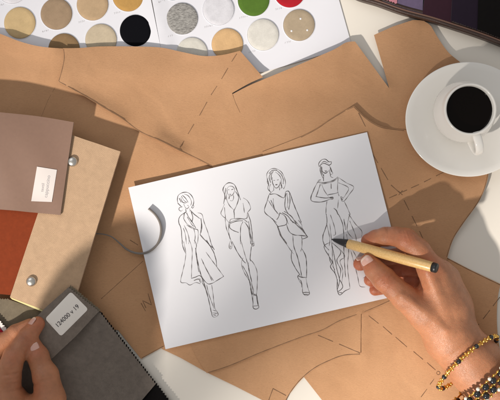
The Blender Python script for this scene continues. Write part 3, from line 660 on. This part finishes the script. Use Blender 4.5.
swatch('fabric_sample', ((174.2, 405.3), (102.6, 313)), [(60, 290), (20, 340), (20, 430), (172, 430)], lambda x, y: zlow(x, y)-2.2, M['blackcloth'], 'black sample with a zigzag edge under the dark grey one', group=g2, pitch=3.0, amp=1.6)
swatch('fabric_sample', ((156, 383.5), (97.5, 308)), [(60, 285), (20, 350), (20, 440), (108, 440)], zlow, M['greyd'], 'large dark grey wool sample below the labelled flap', group=g2, pitch=3.0, amp=1.3)
def zflap(x, y):
    u = ((x-38)*-.78+(y-318)*.62)            # across the flap
    w = ((x-40)*.64-(y-330)*.76)              # along it
    return 27+5*sm(55, -5, w)-9*sm(16, 46, u+ (0))*0 + 1.1*math.sin(w/15) - 5*sm(-25, 12, (x+y-400)*.7)
flap = swatch('fabric_sample', ((99.3, 310.8), (69, 286.8)), [(45, 308), (24, 330), (22, 360), (38, 372), (52, 358.5), (76, 336)], zflap, M['grey'], 'grey wool flap with a rounded white number label, pinched between finger and thumb', group=g2, pitch=2.6, amp=1.2, thick=1.2)
rl = []
cn = [Vector(p) for p in ((70.8, 291.6), (88.3, 309.2), (61, 336.4), (45, 318.8))]
for i in range(4):
    p, a, b = cn[i], cn[i-1], cn[(i+1) % 4]; da, db = (a-p).normalized()*3, (b-p).normalized()*3
    for k in range(6):
        t_ = k/5; rl.append((p+da)*(1-t_)**2+p*2*t_*(1-t_)+(p+db)*t_**2)
nl = sheet('number_label', rl, lambda x, y: zflap(x, y)+.5, M['label'], flap, .35, 3)
text('124000 v 19', 'label_text', (67.3, 316), math.radians(43.5), 6.1, M['ink'], nl, lambda x, y: zflap(x, y)+.62, bold=.018)
# light backing fringe behind the flap's pinked edge
sheet('backing', zig((101.5, 310), (71, 284.8), 2.6, 1.4)+[Vector((60, 300)), Vector((88, 318))], lambda x, y: zflap(x, y)-1.6, M['olive'], flap, .6, 6)

# ------------------------------------------------------------------ cord / strap
cp = catmull([Vector(p) for p in ((84, 233.5), (95, 233.6), (104, 234.3), (112, 237), (120, 243.5), (127, 249.5), (136, 253), (145, 253), (153, 249), (158.5, 242), (161, 232), (160, 223), (155.5, 215), (148.5, 208.5))], 1.5)
V, F = [], []; n = len(cp)
for i, p in enumerate(cp):
    u = i/(n-1); t_ = (cp[min(i+1, n-1)]-cp[max(i-1, 0)]).normalized(); nn = Vector((-t_.y, t_.x))
    z0 = 5.2+2.6*sm(0.3, 0, u); hh = 1.6+5.0*sm(.3, .85, u); th = .6+.5*sm(.2, .5, u)
    for (s, z) in ((-1, z0), (-1, z0+hh), (-.6, z0+hh+.4), (.6, z0+hh+.4), (1, z0+hh), (1, z0)):
        q = p+nn*th*s; V.append(Q(q.x, q.y, z))
for i in range(n-1):
    for k in range(6):
        a, b = i*6+k, i*6+(k+1) % 6; F.append((a, b, b+6, a+6))
F += [tuple(range(6))[::-1], tuple(range((n-1)*6, n*6))]
cord = mesh_obj('ribbon_bookmark', V, F, mat('grey_ribbon', (.17, .15, .135), .35, .5), None, True)
tag(cord, 'narrow grey ribbon curling out of the swatch book onto the drawing', 'ribbon')

# ------------------------------------------------------------------ pen
pa, pb = Q(331.4, 239.2, 7.2), Q(437.3, 268.4, 66)
ax = (pb-pa).normalized(); PL = (pb-pa).length
pen = empty('pen', pa, 'bamboo pen with black tip and black end cap held in the right hand', 'pen')
def penpart(name, prof, m):
    pts = [pa+ax*d for d, r in prof]; V, F = tube(pts, [r for d, r in prof], 28)
    o = mesh_obj(name, V, F, m, pen, True); return o
penpart('grip_tip', [(0, .35), (1.6, .7), (3, 1.5), (10, 3.1), (17, 4.1), (19, 4.3)], M['black'])
penpart('barrel', [(19, 4.3), (19.2, 4.75), (40, 5.1), (80, 5.1), (PL-5.5, 4.8), (PL-5, 4.6)], M['wood'])
penpart('end_cap', [(PL-5, 4.7), (PL-1.2, 4.7), (PL-.2, 4.2), (PL, 3.6)], M['black'])

# ------------------------------------------------------------------ hands: distance field polygonised with surface nets
def capsule(P3, a, b, ra, rb):
    a = np.array(a); b = np.array(b); ab = b-a; L2 = (ab**2).sum()
    t = np.clip(((P3-a)@ab)/L2, 0, 1)
    return np.sqrt(((P3-(a+t[..., None]*ab))**2).sum(-1))-(ra+(rb-ra)*t)
def smin(a, b, k):
    h = np.clip(.5+.5*(b-a)/k, 0, 1); return b*(1-h)+a*h-k*h*(1-h)
def surface_nets(Fv, org, h):
    S_ = Fv < 0; nx, ny, nz = Fv.shape
    cs = [(i, j, k) for i in (0, 1) for j in (0, 1) for k in (0, 1)]
    sl = lambda A, c: A[c[0]:nx-1+c[0], c[1]:ny-1+c[1], c[2]:nz-1+c[2]]
    cnt = sum(sl(S_, c).astype(np.int8) for c in cs); mask = (cnt > 0) & (cnt < 8)
    pos = np.zeros(mask.shape+(3,), np.float32); num = np.zeros(mask.shape, np.float32)
    for c in cs:
        for ax_ in range(3):
            if c[ax_] == 1: continue
            d = list(c); d[ax_] = 1; d = tuple(d)
            fa, fb = sl(Fv, c), sl(Fv, d); cr = (fa < 0) != (fb < 0)
            t = np.where(cr, fa/np.where(cr, fa-fb, 1), 0)
            for q in range(3): pos[..., q] += np.where(cr, c[q]+(t if q == ax_ else 0), 0)
            num += cr
    idx = -np.ones(mask.shape, np.int64); idx[mask] = np.arange(mask.sum())
    ii = np.argwhere(mask); verts = (pos[mask]/num[mask][:, None]+ii)*h+org
    quads = []
    for ax_ in range(3):
        o1, o2 = [(1, 2), (2, 0), (0, 1)][ax_]
        a = [slice(None)]*3; b = [slice(None)]*3; a[ax_] = slice(0, -1); b[ax_] = slice(1, None)
        cr = S_[tuple(a)] != S_[tuple(b)]; E = np.argwhere(cr)
        ok = (E[:, o1] > 0) & (E[:, o2] > 0) & (E[:, o1] < Fv.shape[o1]-1) & (E[:, o2] < Fv.shape[o2]-1); E = E[ok]
        s = S_[tuple(a)][tuple(E.T)]
        def cell(d1, d2):
            e = E.copy(); e[:, o1] -= d1; e[:, o2] -= d2; return idx[tuple(e.T)]
        q = np.stack([cell(1, 1), cell(0, 1), cell(0, 0), cell(1, 0)], 1)
        q[~s] = q[~s][:, ::-1]; quads.append(q)
    quads = np.concatenate(quads); quads = quads[(quads >= 0).all(1)]
    return verts, quads
def mk(chain):
    return [(tuple(Q(x, y, z)), r*(1-z/H)) for x, y, z, r in chain]
def build_hand(name, groups, bounds, floor, label, tint_pts, creases, h=1.05, tendons=()):
    (x0, x1), (y0, y1), (z0, z1) = bounds
    xs = np.arange(x0, x1, h); ys = np.arange(y0, y1, h); zs = np.arange(z0, z1, h)
    G = np.stack(np.meshgrid(xs, ys, zs, indexing='ij'), -1).astype(np.float32)
    total = None
    for chains, kin, kout in groups:
        g = None
        for ch in chains:
            c = mk(ch)
            for (a, ra), (b, rb) in zip(c, c[1:]):
                d = capsule(G, a, b, ra, rb); g = d if g is None else smin(g, d, kin)
        total = g if total is None else smin(total, g, kout)
    for (x, y, z), dr, amp, wid, rad in creases:
        p = np.array(Q(x, y, z)); dd = np.array((dr[0], -dr[1], 0.)); dd /= np.linalg.norm(dd)
        rel = G-p; s = rel@dd; rr = np.sqrt((rel**2).sum(-1))
        total = total+amp*np.exp(-(s/wid)**2)*np.clip(1.4-rr/rad, 0, 1)
    total = np.maximum(total, floor-G[..., 2])
    V, F = surface_nets(total, np.array((x0, y0, z0)), h)
    # light relaxation
    for _ in range(2):
        acc = np.zeros_like(V); n_ = np.zeros(len(V))
        for a, b in ((0, 1), (1, 2), (2, 3), (3, 0)):
            np.add.at(acc, F[:, a], V[F[:, b]]); np.add.at(acc, F[:, b], V[F[:, a]]); np.add.at(n_, F[:, a], 1); np.add.at(n_, F[:, b], 1)
        V = V*.5+.5*acc/n_[:, None]
    me = bpy.data.meshes.new(name); c = V.mean(0); c[2] = V[:, 2].min()
    W = (V-c)*S
    me.from_pydata([tuple(v) for v in W.tolist()], [], F.tolist()); me.update()
    me.polygons.foreach_set('use_smooth', [True]*len(me.polygons)); me.materials.append(M['skin'])
    ti = np.zeros(len(V))
    for x, y, z, rad, s in tint_pts:
        d = np.sqrt(((V-np.array(Q(x, y, z)))**2).sum(1)); ti = np.maximum(ti, s*np.exp(-(d/rad)**2))
    at = me.attributes.new('tint', 'FLOAT', 'POINT'); at.data.foreach_set('value', ti.astype(np.float32))
    o = bpy.data.objects.new(name, me); C.objects.link(o); o.location = Vector(c.tolist())*S
    tag(o, label, 'hand')
    return o
def nail(parent, tip, back, up, w, L, m=None, r=None, lift=.3, start=0.0):
    """curved plate on a fingertip: tip/back photo points with z and radius, up = 3-D facing"""
    a = Q(*tip[:3]); b = Q(*back[:3]); ax_ = (a-b).normalized(); up = Vector(up); up = (up-ax_*up.dot(ax_)).normalized(); sd = ax_.cross(up)
    ra = tip[3]; V, F = [], []; nu, nv = 12, 10
    for i in range(nu+1):
        u = i/nu
        for j in range(nv+1):
            v = j/nv*2-1
            wide = w*(1-.10*abs(2*u-1)**3) * (math.sqrt(max(0, 1-((u-.80)/.20)**2*.55)) if u > .8 else 1) * (math.sqrt(max(0, 1-((.18-u)/.18)**2*.6)) if u < .18 else 1)
            ang = v*wide/ra
            rr = ra+lift-.25*abs(v)**4
            d = -L*.62+L*u
            # follow the fingertip dome
            dome = max(0, d)**2/(2.6*ra)
            p = a+ax_*d+(up*math.cos(ang)+sd*math.sin(ang))*(rr-dome)
            V.append(p)
    for i in range(nu):
        for j in range(nv):
            k = i*(nv+1)+j; F.append((k, k+1, k+nv+2, k+nv+1))
    fm = [1 if i >= nu-2 else 0 for i in range(nu) for j in range(nv)]
    o = mesh_obj('fingernail', V, F, None, parent, True, mats=[M['nail'] if m is None else m, M['nail_tip']], fm=fm)
    so = o.modifiers.new('thickness', 'SOLIDIFY'); so.thickness = .0005; so.offset = -1
    return o

# right hand (writing)
arm = [[(547, 446, 30, 38), (502, 396, 27, 32), (472, 361, 26, 27), (451, 336, 28, 24.5)]]
palm = [[(450, 338, 27, 23), (441, 305, 38, 16), (430, 269, 42, 12.5)],
        [(452, 338, 24, 23), (450, 305, 31, 18), (440, 272, 36, 13)],
        [(456, 340, 20, 21), (452, 308, 22, 18), (447, 278, 26, 13)],
        [(448, 335, 28, 22), (430, 312, 34, 17), (425, 300, 34, 14)]]
index = [[(430, 267, 42, 12.5), (419, 250, 45, 11.2), (406, 239.5, 44.5, 11.4), (396, 236.5, 37, 9.7), (386, 236.5, 30, 9.6), (376, 238.5, 22.5, 8.6), (368.5, 241, 17.5, 7.6)]]
middle = [[(438, 272, 36, 12.5), (424, 258, 29, 10.2), (410, 256, 22, 10.2), (396, 257, 16, 8.6), (382, 259, 12.5, 8.6), (360, 264, 12.5, 6.9)]]
ring = [[(444, 277, 28, 12), (428, 270, 21, 10), (413, 267.5, 17, 9.4), (400, 270, 13, 7.6), (388, 274, 12, 7.8), (370, 280, 12, 6.3)]]
little = [[(447, 286, 20, 11), (432, 283, 15, 9), (416, 281, 14, 8.4), (404, 283, 12, 6.8), (392, 286, 11, 7.0), (375, 290, 10.5, 5.8)]]
thumb = [[(446, 330, 32, 21), (424, 313, 40, 16.5), (404, 297, 43, 12.8), (394, 288, 41, 11.2), (384, 279, 38, 11.8), (375, 270, 34, 10.2), (369, 261.5, 31, 8.6)]]
tendon = [[(428, 272, 52, 3.4), (440, 300, 51, 3.0), (450, 330, 49, 3)], [(441, 275, 46, 3.2), (450, 305, 46, 2.8), (456, 332, 45, 2.6)], [(402, 296, 54, 2.6), (424, 312, 54, 2.8), (446, 330, 52, 3)], [(458, 333, 46, 4.5), (459, 336, 45, 4.5)]]
rh = build_hand('hand', [(arm+palm, 9, 0), (tendon, .5, 7), (index, 2.0, 4.5), (middle, 1.6, 1.6), (ring, 1.6, .9), (little, 1.6, .9), (thumb, 3.2, 5)],
    ((95, 330), (-235, -8), (3, 76)), 6.6, 'right hand with two beaded bracelets, writing on the drawing with a pen',
    [(370, 240, 18, 12, 1), (406, 239, 52, 11, .6), (359, 264, 12, 12, 1), (370, 279, 12, 12, 1), (374, 289, 10, 12, 1), (369, 262, 34, 11, .9), (386, 281, 47, 12, .6), (408, 268, 17, 18, .9), (430, 264, 54, 14, .5), (412, 283, 12, 18, .9), (412, 292, 40, 16, .5), (396, 240, 40, 14, .4)],
    [((387, 231, 36), (-1, .1), .9, .8, 9), ((389.5, 231, 38), (-1, .1), .6, .7, 9), ((402, 232, 55), (-1, .15), .7, .8, 9), ((405, 232, 56), (-1, .25), .9, .8, 9), ((408.5, 233, 56), (-1, .35), .8, .8, 9), ((412, 235, 56), (-1, .5), .5, .8, 9),
     ((382, 274, 48), (-.75, -.7), .6, .8, 10), ((385, 277, 49), (-.75, -.7), .9, .8, 10), ((388, 280, 50), (-.75, -.7), .8, .8, 10), ((391, 283, 51), (-.75, -.7), .5, .8, 10), ((412, 286, 30), (.6, .8), 1.0, 1.2, 12), ((417, 291, 42), (.5, .9), .6, 1.0, 12),
     ((461, 345, 48), (.7, .72), .45, 1.1, 26), ((466, 351, 48), (.7, .72), .5, 1.0, 26), ((398, 262, 26), (-1, .1), .8, .9, 8), ((402, 274, 22), (-1, .1), .8, .9, 8)])
nail(rh, (369, 261.5, 31, 8.6), (384, 279, 38, 11), (-.50, .15, .85), 6.6, 14.5)
nail(rh, (360, 264, 12.5, 6.9), (382, 259, 12.5, 8), (-.1, .9, .35), 4.0, 8)

# left hand (holding the flap)
larm = [[(-60, 470, 44, 40), (-20, 430, 38, 34), (8, 412, 31, 24)]]
lpalm = [[(-5, 425, 33, 26), (8, 398, 37, 17)], [(-30, 420, 30, 26), (-16, 392, 29, 17)], [(5, 425, 31, 26), (34, 415, 31, 18)]]
lindex = [[(8, 396, 39, 14), (10, 378, 43, 11.0), (11, 365, 44, 11.4), (14, 356, 43, 10.8), (21, 345, 40, 9.0), (28, 336, 38, 9.4), (38, 323.5, 32, 7.2)]]
lmiddle = [[(-16, 392, 31, 14), (-16, 370, 31, 11), (-4, 349, 27, 10), (16, 333, 23, 8.8), (30, 326, 21, 7.6)]]
lring = [[(-34, 396, 21, 13), (-38, 374, 21, 11), (-20, 352, 19, 10), (2, 340, 16, 8.5)]]
lthumb = [[(34, 418, 31, 19), (50, 399, 35, 15.5), (45.5, 375, 36, 12.8), (40.5, 364, 35, 10.2), (38, 356, 35, 10.6), (34.2, 346.5, 34.5, 8.2)]]
lh = build_hand('hand', [(larm+lpalm, 9, 0), (lindex, 2.0, 3.5), (lmiddle, 1.6, 1.0), (lring, 1.6, .9), (lthumb, 3, 4.5)],
    ((-330, -170), (-250, -110), (3, 82)), 6.0, 'left hand pinching the grey labelled fabric flap',
    [(37, 324, 33, 12, .7), (13, 358, 60, 12, .5), (18, 384, 60, 12, .5), (35, 349, 45, 12, .5), (27, 338, 50, 10, .4), (30, 388, 50, 12, .5)],
    [((26, 339, 45), (-.6, .8), .6, 1.0, 9), ((12, 375, 55), (.1, 1), .9, 1.0, 10), ((14, 380, 55), (.1, 1), .7, 1.0, 10), ((10, 370, 55), (0, 1), .4, 1.0, 9), ((24, 388, 46), (.25, 1), 1.3, 1.2, 13), ((16, 384, 54), (.05, 1), .9, .8, 9), ((17, 374, 54), (-.1, 1), .6, .8, 7), ((29, 336, 47), (-.6, .8), .7, .8, 8), ((47, 380, 49), (-.2, -1), .6, .8, 10), ((46, 376, 49), (-.2, -1), .5, .7, 10)])
LP = Vector((-SUN_AZ.x*LX, -SUN_AZ.y*LX, LZ))
def toward(x, y, z):      # a point of the arm z above the table, on the light's way to table point (x, y)
    g_ = Q(x, y); return g_+(LP-g_)*(z/LZ)
lp = catmull([Q(-30, 440, 42), Q(-42, 462, 66), toward(52, 356, 120), toward(102, 284, 185), toward(112, 268, 215), toward(112, 300, 240), toward(100, 390, 275), toward(86, 480, 300)], 8)  # unseen arm, its path bent so its shadow falls on chosen table points
rads = [29+7*sm(0, .5, i/(len(lp)-1))+1.6*math.sin(i*1.15)*sm(0, .3, i/(len(lp)-1)) for i in range(len(lp))]
V, F = tube(lp, rads, 28); mesh_obj('shade_sleeve', V, F, mat('brown_knit', (.16, .10, .07), .9, .2, build=woven(220, .3, .5)), lh, True)
nail(lh, (37.0, 324.5, 33, 7.4), (27, 338, 38, 9), (-.6, .62, .45), 4.8, 11)
nail(lh, (34.2, 346.5, 34.5, 8.3), (38, 356, 35, 10), (.15, .05, 1), 5.4, 11.5, lift=.8)

# ------------------------------------------------------------------ bracelets
adir = Vector((.66, -.75, 0)).normalized(); cdir = Vector((.75, .66, 0)).normalized(); zdir = Vector((0, 0, 1))
def ring3(c, rx, rz, lean, n=220):
    return [c+cdir*rx*math.cos(a)+(zdir*rz-adir*lean)*math.sin(a) for a in [2*math.pi*k/n for k in range(n)]]
bc = Q(468.0, 362.5, 31)
br = empty('bead_bracelet', Q(466, 364, 6), 'thin gold bracelet with small black beads, loose round the right wrist nearer the hand', 'bracelet', 'bracelets on the right wrist')
pts = ring3(bc, 37.5, 25, 14)
V, F = tube(pts+[pts[0]], [.7]*(len(pts)+1), 8, False); mesh_obj('chain', V, F, M['brass'], br, True)
gold, blk = [], []
nb = 74
for k in range(nb):
    p = pts[int(k*len(pts)/nb) % len(pts)]
    if k % 7 == 0: blk.append(sphere(p, 2.5, 12, 8))
    elif k % 2: gold.append(sphere(p+Vector((R.uniform(-.3, .3), R.uniform(-.3, .3), .2)), 1.8, 10, 7))
    else:
        gold.append(sphere(p+(adir*1.5), 1.15, 8, 6)); gold.append(sphere(p-(adir*1.5), 1.15, 8, 6))
mesh_obj('gold_bead', *join(gold), M['brass'], br, True)['kind'] = 'stuff'
for b_ in blk: mesh_obj('black_bead', *b_, M['onyx'], br, True)
bc2 = Q(486, 384.5, 33)
br2 = empty('bead_bracelet', Q(486, 384.5, 6), 'wide gold bracelet with large black beads and pearls, nearer the forearm', 'bracelet', 'bracelets on the right wrist')
def band(rx, rz, lean, off): return [p+adir*off for p in ring3(bc2, rx, rz, lean, 200)]
for off in (-5.5, 0, 5.5):
    pp = band(40, 32, 6, off); V, F = tube(pp+[pp[0]], [.9]*(len(pp)+1), 8, False); mesh_obj('chain', V, F, M['brass'], br2, True)
for k in range(26):
    for row in (0, 1):
        pp = band(41, 33, 6, -3.2 if row == 0 else 3.4); p = pp[int((k+.5*row)*len(pp)/26) % len(pp)]
        m, r = (M['onyx'], 3.5)
        if p.z < 9: continue
        mesh_obj('black_bead', *sphere(p, r, 16, 10), m, br2, True)
smallg, pearls = [], []
for k in range(52):
    for off in (-6.5, 0, 6.6):
        pp = band(41.5, 33.5, 6, off); p = pp[int((k+.25)*len(pp)/52) % len(pp)]
        if off != 0 and k % 3 == 0: pearls.append((p, 1.9))
        else: smallg.append(sphere(p, 1.35, 8, 6))
for p, r in pearls:
    if p.z > 15: mesh_obj('pearl_bead', *sphere(p, r, 12, 8), M['pearl'], br2, True)
mesh_obj('amber_bead', *sphere(band(42, 34, 6, 0)[96], 4.2, 16, 10), M['amber'], br2, True)
mesh_obj('gold_bead', *join(smallg), M['brass'], br2, True)['kind'] = 'stuff'
